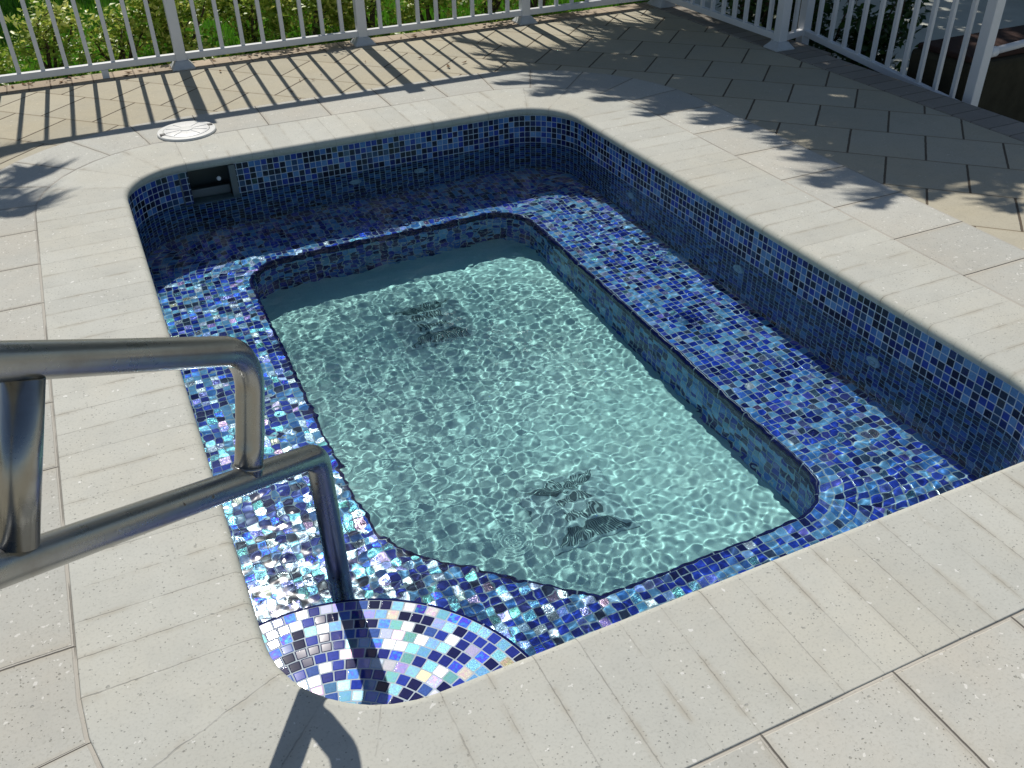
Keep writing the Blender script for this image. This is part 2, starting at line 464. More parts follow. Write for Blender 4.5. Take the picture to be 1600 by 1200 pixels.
def m_grasssoil():
    t = NT('lawn_soil')
    oc = t.n('ShaderNodeTexCoord').outputs['Object']
    n = t.noise(oc, 8, 5, .7).outputs[0]
    col = t.mix(t.sstep(n, .3, .7), (.035, .075, .012), (.07, .10, .02))
    return t.fin(t.bsdf({'Base Color': col, 'Roughness': .9, 'Specular IOR Level': .1}).outputs[0])

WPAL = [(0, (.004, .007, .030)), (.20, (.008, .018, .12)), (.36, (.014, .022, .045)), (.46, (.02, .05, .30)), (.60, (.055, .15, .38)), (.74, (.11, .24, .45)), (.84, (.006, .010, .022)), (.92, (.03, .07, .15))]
PPAL = [(0, (.012, .02, .14)), (.18, (.025, .05, .42)), (.36, (.06, .18, .56)), (.50, (.14, .34, .68)), (.64, (.22, .44, .74)), (.76, (.012, .02, .12)), (.86, (.03, .07, .40)), (.94, (.14, .30, .50))]
SPAL = [(0, (.008, .012, .09)), (.25, (.02, .035, .26)), (.50, (.03, .06, .42)), (.72, (.06, .13, .42)), (.84, (.012, .016, .06)), (.93, (.10, .25, .45))]
BPAL = [(0, (.008, .014, .11)), (.15, (.015, .035, .30)), (.33, (.028, .07, .54)), (.48, (.07, .22, .58)), (.61, (.18, .40, .68)), (.78, (.04, .06, .12)), (.85, (.05, .06, .26)), (.92, (.025, .05, .42))]
MAT = dict(
    coping=m_coping(), border=m_border(), field=m_field(), kerbx=m_kerb('X'), kerby=m_kerb('Y'),
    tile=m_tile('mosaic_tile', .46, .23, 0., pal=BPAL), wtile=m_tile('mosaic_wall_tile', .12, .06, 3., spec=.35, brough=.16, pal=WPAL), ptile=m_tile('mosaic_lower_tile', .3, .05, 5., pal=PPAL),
    stile=m_tile('mosaic_step_tile', .52, .19, 8., spec=.35, brough=.05, pal=SPAL, pr=(.36, .2)), nosing=m_nosing(), plaster=m_plaster(), water=m_water(), steel=m_steel(),
    white=simple('white_powder_coat', (.72, .73, .74), .42, 0, .5, .05, 14),
    postbase=simple('grey_base_cover', (.52, .54, .55), .5, 0, .5, .18, 30),
    plastic=simple('white_plastic', (.78, .77, .74), .4, 0, .5, .05, 12),
    ringplastic=simple('aged_white_plastic', (.66, .66, .63), .45, 0, .5, .1, 20),
    darkplastic=simple('dark_plastic', (.02, .02, .022), .5),
    grate=simple('grey_drain_plastic', (.40, .60, .58), .5, 0, .4, .08, 20),
    grateslot=simple('drain_slot_dark', (.05, .12, .13), .6),
    skim=simple('skimmer_plastic', (.17, .20, .185), .45, 0, .5, .2, 9),
    skimframe=simple('skimmer_frame_plastic', (.13, .15, .145), .4, 0, .5, .15, 9),
    jet=simple('jet_plastic', (.50, .60, .66), .4),
    soil=m_grasssoil(),
    blade=m_leaf('grass_blade', (.06, .22, .012), (.11, .34, .02), (.20, .42, .04), .45),
    gold=m_leaf('golden_leaf', (.13, .26, .03), (.34, .47, .06), (.70, .70, .17), .4),
    green=m_leaf('green_leaf', (.015, .045, .012), (.04, .10, .02), (.08, .16, .03), .3),
    palm=m_leaf('palm_leaf', (.03, .08, .015), (.05, .12, .02), (.09, .16, .03), .25),
    bark=simple('bark', (.12, .09, .06), .9, 0, .1, .35, 25, .5),
    path=simple('lower_concrete', (.50, .51, .45), .85, 0, .2, .25, 3.5, .3),
    planter=simple('dark_planter_stone', (.05, .045, .03), .9, 0, .1, .6, 9, .8),
    planttop=simple('planter_rim', (.05, .03, .025), .85, 0, .1, .3, 8, .4),
    litter=simple('dead_leaf', (.16, .09, .045), .8, 0, .1, .4, 60),
)

# ------------------------------------------------------------------ pool outline
X0, X1, Y0, Y1, RC = .05, 2.365, 1.18, 4.545, .30

def outline(dl, dr, dn_, df, r, seg=.11, nc=10, cuts=None):
    """closed ring of points, each with side-local u. starts on the near side, runs +X, then up, etc.
    positive d grows outwards. returns list of (x,y,u_total, corner_param)"""
    x0, x1, y0, y1 = X0 - dl, X1 + dr, Y0 - dn_, Y1 + df
    P = []
    def line(a, b, n, extra=()):
        for i in range(n): P.append((a[0] + (b[0] - a[0]) * i / n, a[1] + (b[1] - a[1]) * i / n))
    def arc(cx, cy, a0, n):
        for i in range(n):
            a = R(a0 + 90 * i / n); P.append((cx + r * math.cos(a), cy + r * math.sin(a)))
    line((x0 + r, y0), (x1 - r, y0), 20); arc(x1 - r, y0 + r, -90, nc)
    line((x1, y0 + r), (x1, y1 - r), 30); arc(x1 - r, y1 - r, 0, nc)
    line((x1 - r, y1), (x0 + r, y1), 20); arc(x0 + r, y1 - r, 90, nc)
    line((x0, y1 - r), (x0, y0 + r), 30); arc(x0 + r, y0 + r, 180, nc)
    return P

def arclen(P):
    L = [0.]
    for i in range(len(P)):
        a, b = P[i], P[(i + 1) % len(P)]
        L.append(L[-1] + math.hypot(a[0] - b[0], a[1] - b[1]))
    return L

def ring_mesh(name, rings, ufun, vlist, mat, parent=None, smooth=False, receiver=False, flip=False, skip=None):
    """rings: list of (points, z or list); ufun(i) -> u for column boundary i in 0..n"""
    n = len(rings[0][0]); V = []; F = []; UV = []
    for P, z in rings: V += [(p[0], p[1], z) for p in P]
    for j in range(len(rings) - 1):
        for i in range(n):
            if skip and skip(i, j): continue
            k = (i + 1) % n
            f = [j * n + i, j * n + k, (j + 1) * n + k, (j + 1) * n + i]
            q = [(ufun(i), vlist[j]), (ufun(i + 1), vlist[j]), (ufun(i + 1), vlist[j + 1]), (ufun(i), vlist[j + 1])]
            if flip: f = f[::-1]; q = q[::-1]
            F.append(f); UV += q
    return mesh(name, V, F, mat, parent, smooth, UV, receiver)

pool = empty('swimming_pool', (1.2, 2.9, 0))
tag(pool, 'sunken rounded rectangular spa pool lined with blue glass mosaic tiles and pale stone coping', 'pool')
def pp(o):   # parent keeping world place
    o.parent = pool; o.matrix_parent_inverse = Matrix.Translation((-1.2, -2.9, 0)); return o

# coping: u counts stones
def ring_off(d, r=None): return outline(d, d, d, d, (RC + d) if r is None else r)
def stone_u(pitch, ncorner):
    """u in stones along the ring (same column structure as outline)"""
    segs = [('l', X1 - X0 - 2 * RC, 20), ('c', 0, 10), ('l', Y1 - Y0 - 2 * RC, 30), ('c', 0, 10)] * 2
    U = [0.]
    for kind, L, n in segs:
        tot = round(L / pitch) if kind == 'l' else ncorner
        for i in range(n): U.append(U[-1] + tot / n)
    return U
cu = stone_u(.1095, 4)
prof = [(.3797, -.03), (.3797, -.0022), (.3785, -.0010), (.377, 0.0), (.3765, 0.0), (.30, 0.0), (.2, 0.0), (.1, 0.0), (.05, 0.0), (.0245, 0.0), (.024, 0.0), (.016, -.0015), (.008, -.006), (.003, -.013), (.0005, -.022), (.003, -.033), (.009, -.041), (.018, -.045), (.10, -.0455)]
rings = [(ring_off(d), z) for d, z in prof]
vl = [p[0] if z > -.03 or p[0] > .1 else -.01 for p in prof for z in (p[1],)]
pp(ring_mesh('coping', rings, lambda i: cu[i], vl, MAT['coping'], None, True))

# border pavers (structure)
bu = stone_u(.3515, 5)
prof = [(.752, -.03), (.752, -.004), (.749, -.001), (.748, -.001), (.62, -.001), (.50, -.001), (.386, -.001), (.385, -.001), (.3803, -.0022), (.3803, -.03)]
o = ring_mesh('border_paving', [(ring_off(d), z) for d, z in prof], lambda i: bu[i] + .45, [p[0] for p in prof], MAT['border'])
tag(o, kind='structure')

# tan field of pavers: from the border out to the kerb
def field():
    inner = ring_off(.7525)
    n = len(inner)
    xo0, xo1, yo0, yo1 = -6.0, 4.10, -5.0, 6.235
    V = [(x, y, -.003) for x, y in inner]; F = []
    cx, cy = (X0 + X1) / 2, (Y0 + Y1) / 2
    def hit(p):
        dx, dy = p[0] - cx, p[1] - cy; t = 1e9
        if dx > 0: t = min(t, (xo1 - cx) / dx)
        if dx < 0: t = min(t, (xo0 - cx) / dx)
        if dy > 0: t = min(t, (yo1 - cy) / dy)
        if dy < 0: t = min(t, (yo0 - cy) / dy)
        return (cx + dx * t, cy + dy * t, -.003)
    V += [hit(p) for p in inner]
    for i in range(n):
        k = (i + 1) % n; F.append((n + i, n + k, k, i))
    # corners
    m = len(V); V += [(xo0, yo0, -.003), (xo1, yo0, -.003), (xo1, yo1, -.003), (xo0, yo1, -.003)]
    for i in range(n):
        a, b = V[n + i], V[n + (i + 1) % n]
        if abs(a[0] - b[0]) > 1e-5 and abs(a[1] - b[1]) > 1e-5:
            ci = min(range(4), key=lambda q: (V[m + q][0] - a[0]) ** 2 + (V[m + q][1] - a[1]) ** 2)
            F.append((n + i, m + ci, n + (i + 1) % n))
    return mesh('paved_deck', V, F, MAT['field'])
tag(field(), kind='structure')
k = MB()
k.box(-6, 4.385, 6.238, 6.44, -.5, 0.0, .008)
tag(k.build('far_kerb_paving', MAT['kerbx']), kind='structure')
k = MB()
k.box(4.103, 4.33, -3, 6.234, -.7, 0.002, .008)
k.box(4.33, 4.38, 4.6, 6.234, -.7, 0.0, .0)
tag(k.build('side_kerb_paving', MAT['kerby']), kind='structure')

# ------------------------------------------------------------------ pool shell
P_ = .0306
WD = .014                       # wall face lies this far outside the coping nose
BZ = -.60                       # bench level
FZ = -.945                      # floor level
wall_P = ring_off(WD)
# insert exact columns for the skimmer opening on the far side (x .303 .. .575)
SKX0, SKX1, SKZ0, SKZ1 = .305, .575, -.245, -.030
def refine(P):
    Q = []
    for i, p in enumerate(P):
        q = P[(i + 1) % len(P)]
        Q.append(p)
        if abs(p[1] - (Y1 + WD)) < 1e-6 and abs(q[1] - (Y1 + WD)) < 1e-6:
            for xs in (SKX1, SKX0 + .045 if False else SKX0 + 1e-9):
                if q[0] + 1e-5 < xs < p[0] - 1e-5: Q.append((xs, p[1]))
    return Q
# near-left arc start so the opening sits on the straight run
wall_P = refine(wall_P)
AL = arclen(wall_P)
zs = [-.03, SKZ1 - .0001] if False else [-.030, -.045, -.1, -.15, -.2, SKZ0, -.3, -.4, -.5, -.56, -.585, BZ - .002]
def wskip(i, j):
    a = wall_P[i]; b = wall_P[(i + 1) % len(wall_P)]
    if abs(a[1] - (Y1 + WD)) < 1e-5 and abs(b[1] - (Y1 + WD)) < 1e-5:
        mx = (a[0] + b[0]) / 2
        if SKX0 < mx < SKX1 and zs[j + 1] >= SKZ0 - 1e-6: return True
    return False
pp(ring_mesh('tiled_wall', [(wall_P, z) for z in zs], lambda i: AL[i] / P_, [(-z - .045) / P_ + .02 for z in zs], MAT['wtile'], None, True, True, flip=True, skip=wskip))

# bench: strips per side, UV along the side so the rows follow the walls
WL, WR, WF, WN = .425, .462, .452, .428
def bench():
    V = []; F = []; UV = []
    T = [0, .06, .15, .3, .45, .6, .75, .9, 1.0]
    nc, ns = 6, 24
    def side(o, d, nrm, L, w, wa, wb):
        # o = start corner (sharp) of the wall rectangle, d = direction, nrm = inward
        # wa/wb: widths of the neighbouring sides
        base = len(V); cols = None
        for ti, t in enumerate(T):
            r = (RC + WD) * (1 - t) + .20 * t
            a0 = wa * t; b0 = wb * t; off = w * t
            pts = []
            for i in range(nc + 1):   # second half of the arc from 45 deg -> 90
                a = R(45 + 45 * i / nc)
                # corner centre at (a0+r, off+r) in side coords (s along, q inward)
                pts.append((a0 + r - r * math.cos(a), off + r - r * math.sin(a), a0 + r - r * (R(90) - a)))
            for i in range(1, ns):
                s = a0 + r + (L - b0 - r - a0 - r) * i / ns
                pts.append((s, off, s))
            for i in range(nc + 1):
                a = R(90 + 45 * i / nc)
                pts.append((L - b0 - r - r * math.cos(a), off + r - r * math.sin(a), L - b0 - r + r * (a - R(90))))
            cols = len(pts)
            for s, q, u in pts:
                x = o[0] + d[0] * s + nrm[0] * q; y = o[1] + d[1] * s + nrm[1] * q
                V.append((x, y, BZ)); UVp.append((u / P_, off / P_))
        for j in range(len(T) - 1):
            for i in range(cols - 1):
                f = (base + j * cols + i, base + j * cols + i + 1, base + (j + 1) * cols + i + 1, base + (j + 1) * cols + i)
                F.append(f)
                for q in f: UV.append(UVp[q])
    UVp = []
    a, b, c_, d_ = X0 - WD, X1 + WD, Y0 - WD, Y1 + WD
    side((a, c_), (1, 0), (0, 1), b - a, WN, WL, WR)
    side((b, c_), (0, 1), (-1, 0), d_ - c_, WR, WN, WF)
    side((b, d_), (-1, 0), (0, -1), b - a, WF, WR, WL)
    side((a, d_), (0, -1), (1, 0), d_ - c_, WL, WF, WN)
    # widened corner by the entry step
    ix0, iy0 = a + WL, c_ + WN
    patch = [(1.0, iy0)]
    for i in range(0, 7): patch.append((ix0 + .2 - .2 * math.sin(R(90 * i / 6)), iy0 + .2 - .2 * math.cos(R(90 * i / 6))))
    patch += [(ix0, 2.32), (ix0 + .008, 2.22), (ix0 + .03, 2.12), (ix0 + .07, 2.04), (ix0 + .12, 1.98)]
    n0 = len(V)
    for p in patch: V.append((p[0], p[1], BZ))
    f = tuple(range(n0, n0 + len(patch)))[::-1]
    F.append(f); UV.extend([(V[q][0] / P_, V[q][1] / P_) for q in f])
    return mesh('bench', V, F, MAT['tile'], None, False, UV, True), (ix0, iy0, b - WR, d_ - WF)
bo, (ix0, iy0, ix1, iy1) = bench()
pp(bo)

# inner edge path (counter-clockwise), with the chamfer
def inner_path(off=0., r=.20):
    P = []
    x0, y0, x1, y1 = ix0 + off, iy0 + off, ix1 - off, iy1 - off
    r = r - off
    n = 16
    cx = 1.0 + off * .35
    for i in range(n): P.append((cx + (x1 - r - cx) * i / n, y0))
    for i in range(10): P.append((x1 - r + r * math.sin(R(9 * i)), y0 + r - r * math.cos(R(9 * i))))
    for i in range(24): P.append((x1, y0 + r + (y1 - y0 - 2 * r) * i / 24))
    for i in range(10): P.append((x1 - r + r * math.cos(R(9 * i)), y1 - r + r * math.sin(R(9 * i))))
    for i in range(16): P.append((x1 - r - (x1 - x0 - 2 * r) * i / 16, y1))
    for i in range(10): P.append((x0 + r - r * math.sin(R(9 * i)), y1 - r + r * math.cos(R(9 * i))))
    for i in range(20): P.append((x0, y1 - r - (y1 - r - 2.32) * i / 20))
    for q in [(0, 2.32), (.008, 2.22), (.03, 2.12), (.07, 2.04), (.12, 1.98)]:
        P.append((x0 + q[0], q[1] + off * q[0] * 4))
    A = P[-1]; B = (cx, y0)
    for i in range(1, 6): P.append((A[0] + (B[0] - A[0]) * i / 6, A[1] + (B[1] - A[1]) * i / 6))
    return P
ip = [inner_path(o_) for o_ in (0.0, .006, .013, .016, .016)]
IL = arclen(ip[0])
prof = [(ip[0], BZ + .0005), (ip[1], BZ + .001), (ip[2], BZ - .004), (ip[3], BZ - .012), (ip[4], BZ - .058), (ip[0], BZ - .060)]
pp(ring_mesh('bench_edge', prof, lambda i: IL[i] / .16, [0, .1, .2, .3, .9, 1], MAT['nosing'], None, True, True, flip=True))
zz = [BZ - .058, -.75, -.86, FZ - .002]
pp(ring_mesh('lower_wall', [(ip[0], z) for z in zz], lambda i: IL[i] / .037, [(BZ - .058 - z) / .037 + .02 for z in zz], MAT['ptile'], None, True, True, flip=True))
V = [(p[0], p[1], FZ) for p in inner_path(-.01)]
pp(mesh('pool_floor', V, [tuple(range(len(V)))], MAT['plaster'], None, False, None, True))

# entry step: quarter-round, rows concentric with the corner
SC = (.12, 1.18); SR = .512; SZ = -.188
V = []; F = []; UV = []
nr = 15
for j in range(nr):
    r0 = SR - j * P_; r1 = max(SR - (j + 1) * P_, .012); rm = (r0 + r1) / 2
    sh = random.random()
    n = 40
    for i in range(n):
        a0, a1 = R(-14 + 122 * i / n), R(-14 + 122 * (i + 1) / n)
        b = len(V)
        V += [(SC[0] + r0 * math.cos(a0), SC[1] + r0 * math.sin(a0), SZ), (SC[0] + r0 * math.cos(a1), SC[1] + r0 * math.sin(a1), SZ),
              (SC[0] + r1 * math.cos(a1), SC[1] + r1 * math.sin(a1), SZ), (SC[0] + r1 * math.cos(a0), SC[1] + r1 * math.sin(a0), SZ)]
        F.append((b, b + 1, b + 2, b + 3))
        UV += [(a0 * rm / P_ + sh, j + .001), (a1 * rm / P_ + sh, j + .001), (a1 * rm / P_ + sh, j + .999), (a0 * rm / P_ + sh, j + .999)]
step = pp(mesh('step', V, F, MAT['stile'], None, False, UV, True))
def arcring(r, n=48): return [(SC[0] + r * math.cos(R(-14 + 122 * i / n)), SC[1] + r * math.sin(R(-14 + 122 * i / n))) for i in range(n + 1)]
def open_strip(name, rings, us, vs, mat, parent):
    n = len(rings[0][0]); V = []; F = []; UV = []
    for P, z in rings: V += [(p[0], p[1], z) for p in P]
    for j in range(len(rings) - 1):
        for i in range(n - 1):
            F.append((j * n + i, (j + 1) * n + i, (j + 1) * n + i + 1, j * n + i + 1))
            UV += [(us(i), vs[j]), (us(i), vs[j + 1]), (us(i + 1), vs[j + 1]), (us(i + 1), vs[j])]
    o = mesh(name, V, F, mat, None, True, UV, True); return pp(o)
dl = SR * R(122) / 48
o = open_strip('step_edge', [(arcring(SR), SZ + .0008), (arcring(SR + .006), SZ + .0005), (arcring(SR + .010), SZ - .005), (arcring(SR + .010), SZ - .05), (arcring(SR), SZ - .052)], lambda i: i * dl / .16, [0, .1, .2, .9, 1], MAT['nosing'], None)
o = open_strip('step_riser', [(arcring(SR), SZ - .05), (arcring(SR), BZ + .001)], lambda i: i * dl / P_, [0, 11.5], MAT['wtile'], None)

# jets
def jet(x, y, z, axis):
    m = MB()
    m.lathe([(.034, -.004), (.034, .004), (.030, .009), (.020, .011), (.017, .006), (.014, .006), (.012, .012), (.006, .013)], (x, y, z), axis, 24)
    o = pp(m.build('jet_fitting', MAT['jet'], None, True, True))
    return autosmooth(o)
jet(1.177, Y1 + WD, -.335, 'Y-'); jet(1.545, Y1 + WD, -.345, 'Y-')
for yy in (3.723, 2.825, 2.009): jet(X1 + WD, yy, -.325, 'X-')

# skimmer throat
yb = Y1 + WD
m = MB()
fx0, fx1, fz0, fz1 = SKX0, SKX1, SKZ0, SKZ1
def quad(m, a, b, c_, d_): m.add([a, b, c_, d_], [(0, 1, 2, 3)])
dz = .22
quad(m, (fx0, yb, fz0), (fx1, yb, fz0), (fx1, yb + dz, fz0), (fx0, yb + dz, fz0))
quad(m, (fx0, yb, fz1), (fx0, yb + dz, fz1), (fx1, yb + dz, fz1), (fx1, yb, fz1))
quad(m, (fx0, yb, fz0), (fx0, yb + dz, fz0), (fx0, yb + dz, fz1), (fx0, yb, fz1))
quad(m, (fx1, yb, fz0), (fx1, yb, fz1), (fx1, yb + dz, fz1), (fx1, yb + dz, fz0))
quad(m, (fx0, yb + dz, fz0), (fx1, yb + dz, fz0), (fx1, yb + dz, fz1), (fx0, yb + dz, fz1))
skm = pp(m.build('skimmer_throat', MAT['skim'], None, False, True))
m = MB()
t_ = .016
m.box(fx0 - .002, fx0 + .006, yb - .006, yb + .03, fz0, fz1 - .016)
m.box(fx1 - t_ * 1.8, fx1 + .002, yb - .006, yb + .03, fz0, fz1 - .016)
m.box(fx0 + .006, fx1 - t_ * 1.8, yb - .006, yb + .03, fz0, fz0 + t_)
o = m.build('skimmer_frame', MAT['skimframe'], None, False, True); pp(o)
m = MB(); m.bar((fx0 + .02, yb + .05, -.185), (fx1 - .032, yb + .05, -.185), .01, .05, .003)
pp(m.build('skimmer_flap', MAT['skimframe'], None))
m = MB(); m.lathe([(.011, 0), (.011, .006), (.007, .012)], (.492, yb + .012, -.108), 'Y-', 12); pp(m.build('skimmer_highlight', MAT['plastic'], None, True))  # white disc standing in for a highlight in the throat

# main drains: square domed covers with dark slots
def drain(cx, cy, rz, L):
    e = MB(); h = .17; z0 = FZ + .004
    t_ = [(-h, -h, 0), (h, -h, 0), (h, h, 0), (-h, h, 0), (-h * .5, -h * .45, .024), (h * .5, -h * .45, .024), (h * .5, h * .45, .024), (-h * .5, h * .45, .024)]
    e.add(t_, [(0, 1, 5, 4), (1, 2, 6, 5), (2, 3, 7, 6), (3, 0, 4, 7), (4, 5, 6, 7)])
    cov = e.build('drain_cover', MAT['grate'], None, False, True)
    cov.location = (cx, cy, z0); cov.rotation_euler = (0, 0, rz); 
    sl = MB()
    for sgn in (-1, 1):
        for i in range(24):
            x = (-.86 + 1.72 * i / 23)
            # slot on the sloping face, from outer to inner
            xi = x * .5; x_o = x * h * .93; y_o = sgn * h * .90; x_i = xi * h * 1.0; y_i = sgn * h * .50
            zo = .024 * (h - abs(y_o)) / (h * .55) + .0015; zi = .024 * (h - abs(y_i)) / (h * .55) + .0015
            w = .0030
            sl.add([(x_o - w, y_o, zo), (x_o + w, y_o, zo), (x_i + w * .8, y_i, zi), (x_i - w * .8, y_i, zi)], [(0, 1, 2, 3) if sgn < 0 else (3, 2, 1, 0)])
    for sgn in (-1, 1):
        for i in range(11):
            x = -h * .38 + h * .76 * i / 10
            sl.add([(x - .004, sgn * h * .12, .0255), (x + .004, sgn * h * .12, .0255), (x + .004, sgn * h * .36, .0255), (x - .004, sgn * h * .36, .0255)], [(0, 1, 2, 3) if sgn > 0 else (3, 2, 1, 0)])
    s_ = sl.build('drain_slots', MAT['grateslot'], cov, False, True); s_['kind'] = 'stuff'
    cov.parent = pool; cov.matrix_parent_inverse = Matrix.Translation((-1.2, -2.9, 0))
drain(1.185, 3.506, -.02, '')
drain(1.226, 2.163, -.03, '')

# ------------------------------------------------------------------ water
def water():
    nx, ny = 500, 760
    xs = np.linspace(X0 - .06, X1 + .06, nx); ys = np.linspace(Y0 - .06, Y1 + .30, ny)
    X, Y = np.meshgrid(xs, ys); Z = np.zeros_like(X)
    g = np.random.default_rng(5)
    for i in range(150):
        lam = math.exp(g.uniform(math.log(.025), math.log(.26)))
        a = g.normal(1.1, 1.1) if i % 3 else g.uniform(0, 6.28)
        k_ = 2 * math.pi / lam
        amp = .000055 * (lam / .15) ** .66
        Z += amp * np.sin(k_ * (X * math.cos(a) + Y * math.sin(a)) + g.uniform(0, 6.28))
    for i in range(16):
        lam = math.exp(g.uniform(math.log(.26), math.log(.75))); a = g.uniform(0, 6.28); k_ = 2 * math.pi / lam
        Z += .00021 * (lam / .4) * np.sin(k_ * (X * math.cos(a) + Y * math.sin(a)) + g.uniform(0, 6.28))
    # calmer and rougher patches
    agit = 1 + 1.2 * np.exp(-(((X - .25) / .33) ** 2 + ((Y - 1.95) / .55) ** 2))
    patch = agit * .76 + .42 * np.sin(2.1 * X + 1.3 * Y + .5) * np.sin(1.7 * Y - 1.1 * X + 2.)
    far = np.clip((Y - 3.9) / .6, 0, 1)
    Z *= patch * (1 - .35 * far)
    for (rx, ry, am, wl) in ((.76, 1.69, .0006, .024), (2.1, 3.0, .00035, .026)):
        d = np.hypot(X - rx, Y - ry); Z += am * np.exp(-(d / .06) ** 2) * np.cos(2 * math.pi * d / wl)
    V = np.stack([X, Y, Z - .200], -1).reshape(-1, 3)
    idx = np.arange(nx * ny).reshape(ny, nx)
    Fq = np.stack([idx[:-1, :-1], idx[:-1, 1:], idx[1:, 1:], idx[1:, :-1]], -1).reshape(-1, 4)
    # keep what lies within the shell (a little past the wall face) and in the skimmer throat
    cx = (V[Fq[:, 0], 0] + V[Fq[:, 2], 0]) / 2; cy = (V[Fq[:, 0], 1] + V[Fq[:, 2], 1]) / 2
    ax, ay = (X0 + X1) / 2, (Y0 + Y1) / 2
    hx, hy = (X1 - X0) / 2 + WD + .012, (Y1 - Y0) / 2 + WD + .012; r = RC + WD + .012
    qx = np.abs(cx - ax) - (hx - r); qy = np.abs(cy - ay) - (hy - r)
    sd = np.hypot(np.maximum(qx, 0), np.maximum(qy, 0)) + np.minimum(np.maximum(qx, qy), 0) - r
    keep = (sd < 0) | ((cx > SKX0) & (cx < SKX1) & (cy > Y1) & (cy < Y1 + WD + .22))
    Fq = Fq[keep]
    used = np.unique(Fq); mp = -np.ones(len(V), int); mp[used] = np.arange(len(used))
    V = V[used]; Fq = mp[Fq]
    me = bpy.data.meshes.new('water')
    me.vertices.add(len(V)); me.vertices.foreach_set('co', V.astype(np.float32).ravel())
    me.loops.add(len(Fq) * 4); me.loops.foreach_set('vertex_index', Fq.astype(np.int32).ravel())
    me.polygons.add(len(Fq)); me.polygons.foreach_set('loop_start', np.arange(0, len(Fq) * 4, 4, dtype=np.int32))
    me.polygons.foreach_set('use_smooth', np.ones(len(Fq), bool))
    me.update(calc_edges=True); me.validate()
    me.materials.append(MAT['water'])
    o = bpy.data.objects.new('water', me); link(o); tag(o, kind='structure')
    try: o.is_caustics_caster = True
    except Exception: pass
    try: o.cycles.is_caustics_caster = True
    except Exception: pass
    return o
water()

# ------------------------------------------------------------------ skimmer lid on the coping
lid = empty('skimmer_lid', (.430, 5.022, 0))
tag(lid, 'round white plastic skimmer lid set in the paving near the far left pool corner', 'skimmer lid')
m = MB(); m.lathe([(.150, 0.0), (.1505, .007), (.147, .011), (.120, .0125), (.118, .009)], n=48); m.F.pop()
autosmooth(m.build('collar', MAT['ringplastic'], lid))
m = MB(); m.lathe([(.1175, .006), (.1165, .0135), (.112, .0155), (.07, .0165), (.03, .017)], n=48); autosmooth(m.build('cover', MAT['plastic'], lid))
m = MB(); m.lathe([(.034, .0172), (.033, .0195), (.02, .0205)], n=32); autosmooth(m.build('centre_boss', MAT['ringplastic'], lid))
m = MB()
for i in range(10):
    a = 2 * math.pi * i / 10 + .2
    m.bar((.036 * math.cos(a), .036 * math.sin(a), .0168), (.108 * math.cos(a), .108 * math.sin(a), .0165), .0035, .003)
m.build('radial_rib', MAT['ringplastic'], lid)
for a in (R(12), R(192)):
    m = MB(); cx, cy = .127 * math.cos(a), .127 * math.sin(a); m.box(cx - .014, cx + .014, cy - .012, cy + .012, .009, .0165, .002); m.build('latch', MAT['darkplastic'], lid)
    m = MB(); m.lathe([(.005, .011), (.004, .0135)], (.142 * math.cos(a + .12), .142 * math.sin(a + .12), 0), n=10); m.build('screw', MAT['darkplastic'], lid)

# ------------------------------------------------------------------ handrail
def fillet(pts, rad, n=10):
    pts = [Vector(p) for p in pts]; out = [pts[0]]
    for i in range(1, len(pts) - 1):
        r = rad[i] if hasattr(rad, '__len__') else rad
        a = (pts[i - 1] - pts[i]); b = (pts[i + 1] - pts[i]); la, lb = a.length, b.length; a.normalize(); b.normalize()
        th = a.angle(b)
        if th > R(179): out.append(pts[i]); continue
        d = min(r / math.tan(th / 2), la * .49, lb * .49)
        r_ = d * math.tan(th / 2)
        bis = (a + b).normalized(); cc = pts[i] + bis * (r_ / math.sin(th / 2))
        p0 = pts[i] + a * d; p1 = pts[i] + b * d
        v0 = p0 - cc; v1 = p1 - cc; ang = v0.angle(v1)
        for k_ in range(n + 1):
            t = k_ / n
            out.append(cc + (v0 * math.sin((1 - t) * ang) + v1 * math.sin(t * ang)) / math.sin(ang))
    out.append(pts[-1]); return out
az = R(45)
hu = Vector((-math.cos(az), -math.sin(az), 0))
HB = Vector((.105, 1.566, 0))
def hp(s, z): return HB + hu * s + Vector((0, 0, z))
RT = .0285
HX = hp(-.247, BZ)
hr = empty('handrail', HX)
tag(hr, 'weathered stainless steel handrail of bent tube entering the water beside the entry step', 'handrail')
def hpar(o): o.parent = hr; o.matrix_parent_inverse = Matrix.Translation(-HX); return o
def sof(P): return (Vector(P) - HB).dot(hu)
J = hp(.006, .371)
RT = .0292
low = fillet([hp(-.247, BZ), hp(-.247, .0), hp(-.245, .246), hp(.01, .373), hp(.554, .645), hp(.80, .768)], [0, .5, .058, .5, .5, 0], 12)
m = MB(); m.tube(low, RT, 28); hpar(m.build('lower_tube', MAT['steel'], None, True))
up = fillet([J, hp(-.028, .45), hp(-.086, .634), hp(.215, .803), hp(.432, .926), hp(.76, 1.11), hp(.84, .0)], [0, .25, .105, .5, .6, .12, 0], 14)
up[0] = up[0] + (up[1] - up[0]).normalized() * .012
m = MB(); m.tube(up, RT, 28); hpar(m.build('upper_tube', MAT['steel'], None, True))
m = MB(); m.tube([hp(.408, .885), hp(.516, .655)], RT, 28); hpar(m.build('brace_tube', MAT['steel'], None, True))
def weld(p, d, r):   # bead of weld round a joint
    m = MB(); d = Vector(d).normalized(); a = d.orthogonal().normalized(); b = d.cross(a)
    pts = [Vector(p) + (a * math.cos(t) + b * math.sin(t)) * r for t in [2 * math.pi * i / 24 for i in range(25)]]
    m.tube(pts, .0035, 6, False); hpar(m.build('weld_bead', MAT['steel'], None, True))
weld(J + (up[2] - J).normalized() * .028, up[2] - J, RT)
